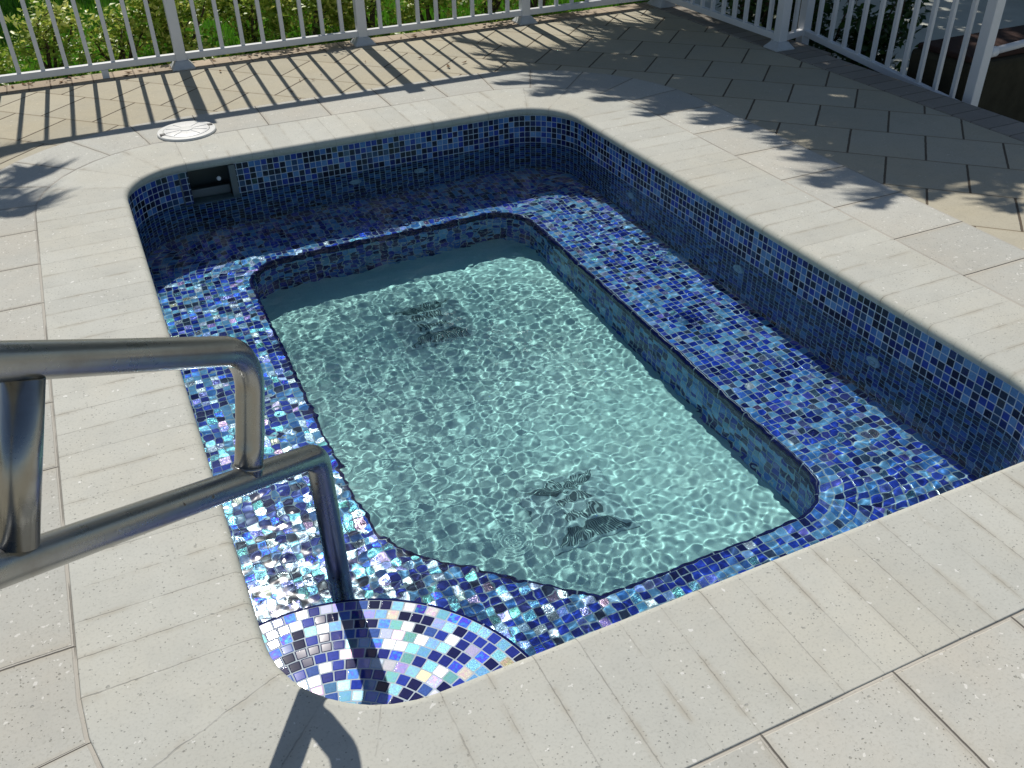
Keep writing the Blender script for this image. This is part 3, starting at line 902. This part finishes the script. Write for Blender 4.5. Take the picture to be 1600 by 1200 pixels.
m = MB(); m.lathe([(.062, 0), (.060, .010), (.045, .018), (RT + .001, .020)], tuple(hp(-.247, BZ)), n=28); hpar(autosmooth(m.build('floor_flange', MAT['steel'])))
m = MB(); m.lathe([(.062, 0), (.060, .010), (.045, .018), (RT + .001, .020)], tuple(hp(.84, 0)), n=28); hpar(autosmooth(m.build('floor_flange', MAT['steel'])))

# ------------------------------------------------------------------ fences
def fence(name, label, A, B, posts, gap_div, zb0=.048, zt=1.317, sl=0., postz=0.0, plate=True, ends=(True, True)):
    """A,B ground points; posts = list of fractions along the run in metres"""
    A = Vector(A); B = Vector(B); d = (B - A); L = d.length; d.normalize()
    e = empty(name, A); tag(e, label, 'fence')
    def loc(s, z): return d * s + Vector((0, 0, z))
    sd = Vector((-d.y, d.x, 0))
    for s in posts:
        m = MB(); m.bar(loc(s, postz), loc(s, zt + .03), .064, .064, .004); po = m.build('post', MAT['white'], e)
        m = MB()
        h0, h1 = .040, .052
        a = loc(s, zt + .03)
        V = [a + d * x * h1 + sd * y * h1 for x, y in ((-1, -1), (1, -1), (1, 1), (-1, 1))]
        m.add(V + [v + Vector((0, 0, .015)) for v in V] + [a + Vector((0, 0, .045))], [(0, 3, 2, 1), (0, 1, 5, 4), (1, 2, 6, 5), (2, 3, 7, 6), (3, 0, 4, 7), (4, 5, 8), (5, 6, 8), (6, 7, 8), (7, 4, 8)])
        m.build('post_cap', MAT['white'], po)
        if plate:
            m = MB(); a = loc(s, postz)
            lv = [(.070, 0), (.070, .008), (.048, .034), (.040, .046), (.0335, .048)]
            V = []
            for r, z in lv: V += [a + d * x * r + sd * y * r + Vector((0, 0, z)) for x, y in ((-1, -1), (1, -1), (1, 1), (-1, 1))]
            F = [(i * 4 + q, i * 4 + (q + 1) % 4, i * 4 + 4 + (q + 1) % 4, i * 4 + 4 + q) for i in range(len(lv) - 1) for q in range(4)]
            m.add(V, F); m.build('base_plate', MAT['postbase'], po)
    m = MB(); m.bar(loc(0, zb0 + .021), loc(L, zb0 + .021 + sl), .040, .040, .003); m.build('bottom_rail', MAT['white'], e)
    m = MB(); m.bar(loc(0, zt - .03), loc(L, zt - .03 + sl), .052, .056, .006); m.build('top_rail', MAT['white'], e)
    for a, b in zip(posts[:-1], posts[1:]):
        n = max(1, round((b - a) / gap_div)); g = (b - a) / n
        for i in range(1, n):
            s = a + g * i; dz = sl * s / L
            m = MB(); m.bar(loc(s, zb0 + .030 + dz), loc(s, zt - .04 + dz), .0245, .0245, .002); m.build('picket', MAT['white'], e)
    return e
FY = 6.315
f1 = fence('metal_fence', 'white metal picket fence along the far kerb in front of the golden hedge', (-1.80, FY, 0), (4.19, FY, 0), [0, 1.2, 2.403, 3.602, 4.832, 5.99], .1335)
m = MB(); m.box(1.92, 1.96, -.02, .02, 0, .048); m.build('support_foot', MAT['white'], f1)
fence('metal_fence', 'short white picket fence at the far right corner ending in a kerb post', (4.19, 6.26, 0), (4.165, 4.85, 0), [.0, 1.41][1:] and [0, 1.41], .128)
f3 = fence('metal_fence', 'white picket fence set lower outside the right kerb with a thick end post', (4.505, 5.02, 0), (4.505, 3.585, 0), [.0, 1.435], .1305, .010, 1.25, -.13, -.6, False)
m = MB(); m.bar((-.335, -.10, .033), (-.01, .0, .031), .040, .040, .003); m.build('return_rail', MAT['white'], f3)
for s in (.33, .66):
    m = MB(); m.bar((-.335 + .33 * s, -.1 + .1 * s, .04), (-.335 + .33 * s, -.1 + .1 * s, 1.2), .0245, .0245, .002, Vector((0, 1, 0))); m.build('picket', MAT['white'], f3)
gp = empty('guard_pipe', (4.545, 3.59, .21)); tag(gp, 'pale round pipe fixed to the thick fence end post above the dark planter', 'pipe')
m = MB(); m.tube([(0, 0, 0), (.6, .02, .03), (2.2, .05, .09)], .021, 14); m.build('pipe', MAT['white'], gp, True)
m = MB(); m.tube([(-.005, 0, -.003), (.06, .002, 0)], .028, 14); m.build('collar', MAT['white'], gp, True)

# ------------------------------------------------------------------ beyond the fences
LZ = -.12
m = MB(); m.add([(-30, 6.44, LZ), (4.6, 6.44, LZ), (4.6, 60, LZ), (-30, 60, LZ)], [(0, 1, 2, 3)])
tag(m.build('lawn', MAT['soil']), kind='structure')
m = MB(); m.add([(4.38, -20, -.62), (60, -20, -.62), (60, 60, -.62), (4.38, 60, -.62)], [(0, 1, 2, 3)])
tag(m.build('lower_path', MAT['path']), kind='structure')
m = MB(); m.add([(-80, -80, -1.4), (80, -80, -1.4), (80, 80, -1.4), (-80, 80, -1.4)], [(0, 1, 2, 3)])
tag(m.build('ground', MAT['path']), kind='structure')

def leaf_cloud(name, centers, size, mat, parent, tints, tilt=1.0, long=1.8, nrm_out=None):
    """many small folded leaves as one mesh; numpy. centers (n,3)"""
    n = len(centers)
    g = rng
    ax = g.normal(size=(n, 3)); ax[:, 2] = ax[:, 2] * .5 + .25
    ax /= np.linalg.norm(ax, axis=1)[:, None]
    up_ = g.normal(size=(n, 3)) * .6 * tilt + np.array([0, 0, 1.])
    sd = np.cross(ax, up_); sd /= np.linalg.norm(sd, axis=1)[:, None] + 1e-9
    nn = np.cross(sd, ax)
    Ls = size * g.uniform(.6, 1.3, n)[:, None]; Ws = Ls / long * .5
    c_ = centers
    p0 = c_; p1 = c_ + ax * Ls * .45 + sd * Ws + nn * Ls * .05; p2 = c_ + ax * Ls - nn * Ls * .12; p3 = c_ + ax * Ls * .45 - sd * Ws + nn * Ls * .05; pm = c_ + ax * Ls * .5 - nn * Ls * .02
    V = np.stack([p0, p1, p2, p3, pm], 1).reshape(-1, 3)
    b = np.arange(n)[:, None] * 5
    F = np.concatenate([b + [0, 1, 4], b + [1, 2, 4], b + [2, 3, 4], b + [3, 0, 4]], 1).reshape(-1, 3)
    me = bpy.data.meshes.new(name)
    me.vertices.add(len(V)); me.vertices.foreach_set('co', V.astype(np.float32).ravel())
    me.loops.add(len(F) * 3); me.loops.foreach_set('vertex_index', F.astype(np.int32).ravel())
    me.polygons.add(len(F)); me.polygons.foreach_set('loop_start', np.arange(0, len(F) * 3, 3, dtype=np.int32))
    at = me.attributes.new('tint', 'FLOAT', 'POINT'); at.data.foreach_set('value', np.repeat(tints, 5).astype(np.float32))
    me.update(calc_edges=True)
    me.materials.append(mat)
    o = bpy.data.objects.new(name, me); return link(o, parent)

def shrub(name, label, group, x, y, w, d, h, nleaf, mat, leaf=.055, z0=LZ, nst=6, dark=0.):
    e = empty(name, (x, y, z0)); tag(e, label, 'shrub', group)
    m = MB()
    tips = []
    for i in range(nst):
        a = random.uniform(0, 6.28); r0 = random.uniform(0, .07)
        p = Vector((r0 * math.cos(a), r0 * math.sin(a), 0)); pts = [p]
        dr = Vector((math.cos(a) * w * .75, math.sin(a) * d * .75, h * random.uniform(1.3, 1.9))) / 5
        for k_ in range(4):
            p = p + dr * random.uniform(.5, 1) + Vector((random.uniform(-.03, .03), random.uniform(-.03, .03), 0)); pts.append(p)
            if k_ > 0:
                q = p + Vector((random.uniform(-.13, .13), random.uniform(-.13, .13), random.uniform(.03, .1)))
                m.tube([p, q], [.005, .003], 5); tips.append(q)
        m.tube(pts, [.013, .011, .009, .007, .005], 6); tips.append(p)
    m.build('stem', MAT['bark'], e, True)
    # clumps round the tips and through the volume
    cl = [np.array(t) for t in tips]
    while len(cl) < 34:
        a = rng.uniform(0, 6.28); r = math.sqrt(rng.uniform(0, 1)); zz = rng.uniform(.12, 1)
        rr = r * (1 - .25 * zz)
        cl.append(np.array([w * rr * math.cos(a), d * rr * math.sin(a), h * zz * (1 - .25 * r)]))
    cl = np.array(cl); k_ = rng.integers(0, len(cl), nleaf)
    cen = cl[k_] + rng.normal(size=(nleaf, 3)) * np.array([.055, .055, .045])
    cen[:, 2] = np.maximum(cen[:, 2], .02)
    ti = np.clip(rng.normal(.55, .22, nleaf) + (rng.uniform(-.25, .25, len(cl)))[k_] - dark, 0, 1)
    leaf_cloud('foliage', cen, leaf, mat, e, ti, 1., 1.9)
    return e

hx = -2.2
i = 0
labs = ['golden leaved shrub behind the fence at the left frame edge', 'golden leaved shrub behind the left fence bay with bare twigs showing',
        'thin golden leaved shrub with dark bare branches left of the first fence post', 'dense golden leaved shrub just right of the first fence post',
        'bright golden leaved shrub mid way between the first two fence posts', 'golden leaved shrub left of the second fence post',
        'golden leaved shrub right of the second fence post', 'golden leaved shrub between the second and third fence posts',
        'low golden leaved shrub behind the third fence post', 'golden leaved shrub at the right end of the hedge']
spots = [(-.62, 6.94, .32, .26, .26, 800), (-.18, 6.96, .30, .24, .30, 900), (.26, 6.94, .30, .22, .27, 650), (.72, 7.0, .34, .32, .42, 2200),
         (1.18, 7.0, .34, .34, .44, 2600), (1.62, 6.96, .34, .34, .42, 2500), (2.08, 6.96, .34, .34, .42, 2200), (2.55, 6.95, .34, .32, .46, 1600), (3.0, 6.92, .32, .3, .42, 1300), (3.42, 6.9, .30, .28, .40, 1000)]
for (x, y, w, d, h, n), lb in zip(spots, labs):
    shrub('golden_shrub', lb, 'golden shrubs in the hedge behind the far fence', x, y, w, d, h, int(n * 1.4), MAT['gold'], .048)
gs = [(4.75, 5.75, .3, .35, .75, 'dark green shrub in shade behind the far right corner fence'), (4.95, 5.35, .28, .3, .75, 'dark green shrub in shade right of the corner fence post'), (5.15, 5.02, .22, .24, .70, 'small dark green shrub in shade behind the lower fence')]
for x, y, w, d, h, lb in gs:
    shrub('green_shrub', lb, 'dark green shrubs beyond the side fence', x, y, w, d, h, 1500, MAT['green'], .07, -.62, 6, .1)

# low leaves and weeds along the kerb foot
n = 900
cx = rng.uniform(-1, 3.6, n); cyy = rng.uniform(6.46, 6.62, n); cz = rng.uniform(LZ + .01, LZ + .13, n)
g_ = leaf_cloud('ground_cover', np.stack([cx, cyy, cz], 1), .045, MAT['gold'], None, np.clip(rng.normal(.35, .25, n), 0, 1))
tag(g_, kind='stuff')
# grass blades
n = 60000
gx = rng.uniform(-1.4, 4.3, n); gy = 6.5 + 4.6 * rng.uniform(0, 1, n) ** 1.15
cl = (np.sin(gx * 7 + np.sin(gy * 5)) * np.sin(gy * 6 + gx) + 1) / 2
h = rng.uniform(.05, .13, n) * (.7 + .5 * cl)
a = rng.uniform(0, 6.28, n); lean = rng.uniform(0, .6, n) * h; w = .004
b0 = np.stack([gx - w * np.sin(a), gy + w * np.cos(a), np.full(n, LZ)], 1); b1 = np.stack([gx + w * np.sin(a), gy - w * np.cos(a), np.full(n, LZ)], 1)
la = rng.uniform(0, 6.28, n)
t1 = np.stack([gx + lean * np.cos(la), gy + lean * np.sin(la), LZ + h], 1)
V = np.stack([b0, b1, t1], 1).reshape(-1, 3); F = np.arange(3 * n).reshape(-1, 3)
me = bpy.data.meshes.new('grass'); me.vertices.add(3 * n); me.vertices.foreach_set('co', V.astype(np.float32).ravel())
me.loops.add(3 * n); me.loops.foreach_set('vertex_index', F.astype(np.int32).ravel()); me.polygons.add(n); me.polygons.foreach_set('loop_start', np.arange(0, 3 * n, 3, dtype=np.int32))
at = me.attributes.new('tint', 'FLOAT', 'POINT'); at.data.foreach_set('value', np.repeat(np.clip(rng.normal(.5, .2, n) + .3 * (cl - .5), 0, 1), 3).astype(np.float32))
me.update(calc_edges=True); me.materials.append(MAT['blade']); g_ = link(bpy.data.objects.new('grass', me)); tag(g_, kind='stuff')

# planter beyond the lower fence
pb = empty('planter_box', (5.0, 3.78, -.62)); tag(pb, 'dark weathered planter block standing outside the lower fence at the right', 'planter')
m = MB(); m.box(-.33, 1.4, 0, .46, 0, .70, .03); m.build('planter_body', MAT['planter'], pb)
m = MB(); m.box(-.31, 1.38, .03, .43, .70, .735, .012); m.build('planter_rim', MAT['planttop'], pb)

# fallen leaves on the kerb
V = []; F = []
for i in range(46):
    if i < 36: x, y = random.uniform(-.5, 2.6), random.uniform(6.26, 6.42)
    else: x, y = random.uniform(-.4, 3), random.uniform(5.4, 6.2)
    a = random.uniform(0, 6.28); s_ = random.uniform(.010, .030); b = len(V)
    ca, sa = math.cos(a), math.sin(a)
    for px, py, pz in ((-1, 0, .2), (0, .4, 0), (1, 0, .25), (0, -.4, .05)):
        V.append((x + s_ * (px * ca - py * sa), y + s_ * (px * sa + py * ca), .004 + s_ * pz))
    F += [(b, b + 1, b + 2, b + 3)]
tag(mesh('leaf_litter', V, F, MAT['litter']), kind='stuff')

# ------------------------------------------------------------------ trees that shade the deck
def G(px, py):   # photo pixel on the deck -> ground point, used to place the palms' fronds
    d = rt * (px - 800) + dn * (py - 600) + fw * 1429.4
    t = -1.6 / d.z
    return Vector((d.x * t, d.y * t, 0))
SH = Vector((.04, .858, 1.0))
def smooth_path(P, n):
    out = []
    m_ = len(P)
    for i in range(n + 1):
        t = i / n * (m_ - 1); k_ = min(int(t), m_ - 2); u = t - k_
        p0, p1, p2, p3 = P[max(k_ - 1, 0)], P[k_], P[k_ + 1], P[min(k_ + 2, m_ - 1)]
        out.append(.5 * ((2 * p1) + (-p0 + p2) * u + (2 * p0 - 5 * p1 + 4 * p2 - p3) * u * u + (-p0 + 3 * p1 - 3 * p2 + p3) * u ** 3))
    return out
def frond(parent, origin, path, leaf=.40, n=44, w=.017, droop=.25, side=(1, 1)):
    m = MB(); pts = smooth_path(path, n)
    m.tube(pts, [max(.016 * (1 - i / n), .004) for i in range(n + 1)], 5)
    rv = []; rf = []
    for i in range(3, n + 1):
        t = i / n
        tg = (pts[min(i + 1, n)] - pts[i - 1]).normalized()
        sd = tg.cross(Vector((0, 0, 1))).normalized()
        for k_, s in enumerate((-1, 1)):
            if side[k_] <= 0: continue
            for rp in range(2):
                L = leaf * side[k_] * (math.sin(math.pi * min(.12 + t * .85, 1)) ** .6) * random.uniform(.8, 1.12)
                f = .75 + .8 * t + random.uniform(-.12, .12)
                d = (sd * s + tg * f).normalized() + Vector((0, 0, random.uniform(-.35, .15) - .1)); d.normalize()
                b = pts[i] - tg * (rp * .5 * (pts[i] - pts[i - 1]).length)
                c_ = b + d * L * .5; e_ = b + d * L + Vector((0, 0, -droop * L * random.uniform(.5, 1.2)))
                wv = d.cross(Vector((random.uniform(-.5, .5), random.uniform(-.5, .5), 1))).normalized() * w
                q = len(m.V)
                m.add([b - wv * .5, b + wv * .5, c_ + wv, e_, c_ - wv], [(0, 1, 2, 4), (4, 2, 3)])
    o = m.build('frond', MAT['palm'], parent)
    at = o.data.attributes.new('tint', 'FLOAT', 'POINT')
    at.data.foreach_set('value', [random.random() for _ in range(len(o.data.vertices))])
    return o
def palm(name, label, crown_sh, h, base_off, fronds, rnd):
    C0 = crown_sh + SH * h
    base = Vector((C0.x + base_off[0], C0.y + base_off[1], LZ if base_off[1] > 0 or True else 0))
    e = empty(name, base); tag(e, label, 'palm tree')
    tr = MB(); L = C0 - base
    pts = [Vector((L.x * (i / 8) ** 1.5, L.y * (i / 8) ** 1.5, L.z * i / 8)) for i in range(9)]
    tr.tube(pts, [.13, .11, .10, .095, .09, .09, .088, .09, .07], 14); tr.build('trunk', MAT['bark'], e, True)
    for P in fronds:
        n_ = len(P); path = []
        for i, g in enumerate(P):
            t = i / (n_ - 1); z = h + .55 * math.sin(t * 2.2) - 1.0 * t * t
            path.append(g + SH * z - base)
        path[0] = C0 - base
        frond(e, None, path)
    for (ang, ln) in rnd:
        path = []
        for i in range(6):
            t = i / 5; z = h + .65 * math.sin(t * 2.2) - 1.1 * t * t
            path.append(C0 + Vector((math.cos(ang), math.sin(ang), 0)) * ln * t + Vector((0, 0, z - h)) - base)
        frond(e, None, path)
    return e
cs = G(1175, 92)
pix = [[(1120, 42), (1000, 43), (905, 40)],
       [(1110, 70), (1000, 64), (900, 84), (820, 90), (750, 86)],
       [(1090, 62), (960, 76), (860, 96), (780, 94)],
       [(1110, 95), (1000, 108), (918, 116), (866, 128), (790, 133)],
       [(1130, 112), (1060, 130), (990, 143), (960, 148)],
       [(1150, 120), (1120, 150), (1070, 168), (1040, 172)],
       [(1180, 130), (1190, 170), (1175, 205)],
       [(1210, 140), (1255, 190), (1275, 248)],
       [(1240, 145), (1330, 220), (1365, 285)],
       [(1270, 140), (1420, 210), (1500, 262)],
       [(1290, 120), (1450, 170), (1600, 235)],
       [(1060, 85), (930, 100), (840, 112), (760, 108)], [(1060, 104), (960, 124), (900, 140), (850, 150)], [(1100, 130), (1020, 150), (950, 158)],
       [(1120, 130), (1080, 160), (1020, 182)], [(1160, 130), (1150, 175), (1110, 195)], [(1200, 150), (1230, 190), (1230, 232)],
       [(1200, 110), (1240, 140), (1300, 190)]]
fr = [[cs] + [G(*p) for p in P] for P in pix]
palm('palm_tree', 'green palm tree outside the far right fence corner whose fronds shade the deck', cs, 2.5, (.25, .25), fr,
     [(R(a), 1.7) for a in (-25, 15, 60, 110, 150)])
cs3 = G(1490, 150)
pix = [[(1420, 190), (1385, 240), (1370, 290)], [(1450, 200), (1450, 250), (1440, 285)], [(1490, 200), (1520, 250), (1530, 280)], [(1540, 200), (1580, 250), (1610, 285)],
       [(1400, 160), (1320, 180), (1270, 215)], [(1400, 140), (1300, 130), (1200, 150)], [(1420, 110), (1300, 90), (1210, 92)], [(1440, 90), (1330, 55), (1240, 45)],
       [(1560, 180), (1640, 230), (1700, 290)], [(1440, 165), (1380, 190), (1310, 240)], [(1460, 70), (1400, 30), (1300, 0)],
       [(1500, 230), (1555, 290), (1590, 330)], [(1420, 230), (1392, 285), (1374, 325)], [(1390, 210), (1330, 255), (1292, 292)], [(1460, 230), (1470, 275), (1460, 310)]]
fr = [[cs3] + [G(*p) for p in P] for P in pix]
palm('palm_tree', 'second palm tree further right outside the side fence with dense arching fronds', cs3, 2.7, (.5, .2), fr,
     [(R(a), 1.8) for a in (-70, -30, 15, 60, 110, 150)])
cs2 = Vector((-1.75, 4.75, 0))
pix = [[(30, 290), (45, 262)], [(5, 330), (25, 338)], [(-60, 262), (40, 232)]]
fr = [[cs2] + [cs2.lerp(G(*P[0]), .5)] + [G(*p) for p in P] for P in pix]
palm('palm_tree', 'green palm tree left of the deck whose frond tips shade the left paving', cs2, 2.6, (-.3, .3), fr, [(R(a), 1.6) for a in (60, 120, 180, 240, 300)])

def tree(name, label, x, y, z0, h, rad, nleaf):
    e = empty(name, (x, y, z0)); tag(e, label, 'tree')
    m = MB(); m.tube([(0, 0, 0), (.05, .03, h * .35), (0, .08, h * .6), (.05, 0, h * .85)], [.2, .16, .12, .05], 12)
    cl = []
    for i in range(16):
        a = random.uniform(0, 6.28); r = rad * random.uniform(.45, .95); z = h * random.uniform(.6, 1.05)
        q = Vector((r * math.cos(a), r * math.sin(a), z)); cl.append(q)
        m.tube([(0, 0, h * .45), q * .5 + Vector((0, 0, h * .22)), q], [.07, .045, .015], 7)
    m.build('trunk', MAT['bark'], e, True)
    for i in range(30):
        a = random.uniform(0, 6.28); r = rad * math.sqrt(random.random()); cl.append(Vector((r * math.cos(a), r * math.sin(a), h * random.uniform(.7, 1.05))))
    cl = np.array([tuple(q) for q in cl]); k_ = rng.integers(0, len(cl), nleaf)
    cen = cl[k_] + rng.normal(size=(nleaf, 3)) * rad * (.14 if rad < 3 else .20)
    cen[:, 2] = np.maximum(cen[:, 2], .4)
    leaf_cloud('crown', cen, .16 if rad < 3 else .34, MAT['green'], e, np.clip(rng.normal(.5, .25, nleaf), 0, 1), 1, 1.7)
tree('added_tree', 'broad dark green tree added out of view beyond the side fence to shade the lower ground', 7.3, 9.6, -.62, 5.0, 2.5, 26000)  # unseen trees added to throw shade on the lower ground
tree('added_tree', 'second broad tree added out of view further along the side fence to shade the lower ground', 9.6, 7.2, -.62, 5.0, 2.2, 16000)

for x, y, h, r, lb in ((-5.5, 18, 8, 3.2, 'large dark green tree added out of view far beyond the lawn at the left to darken reflections'), (-.5, 19, 8.5, 3.2, 'large dark green tree added out of view far beyond the lawn behind the first fence bays to darken reflections'),
                       (4.5, 18.5, 8.5, 3.2, 'large dark green tree added out of view far beyond the fence corner to darken reflections'), (9.5, 17.5, 8, 3.2, 'large dark green tree added out of view far beyond the side fence to darken reflections')):  # unseen tree line added to keep the bright horizon out of water reflections
    tree('added_tree', lb, x, y, LZ, h, r, 9000)
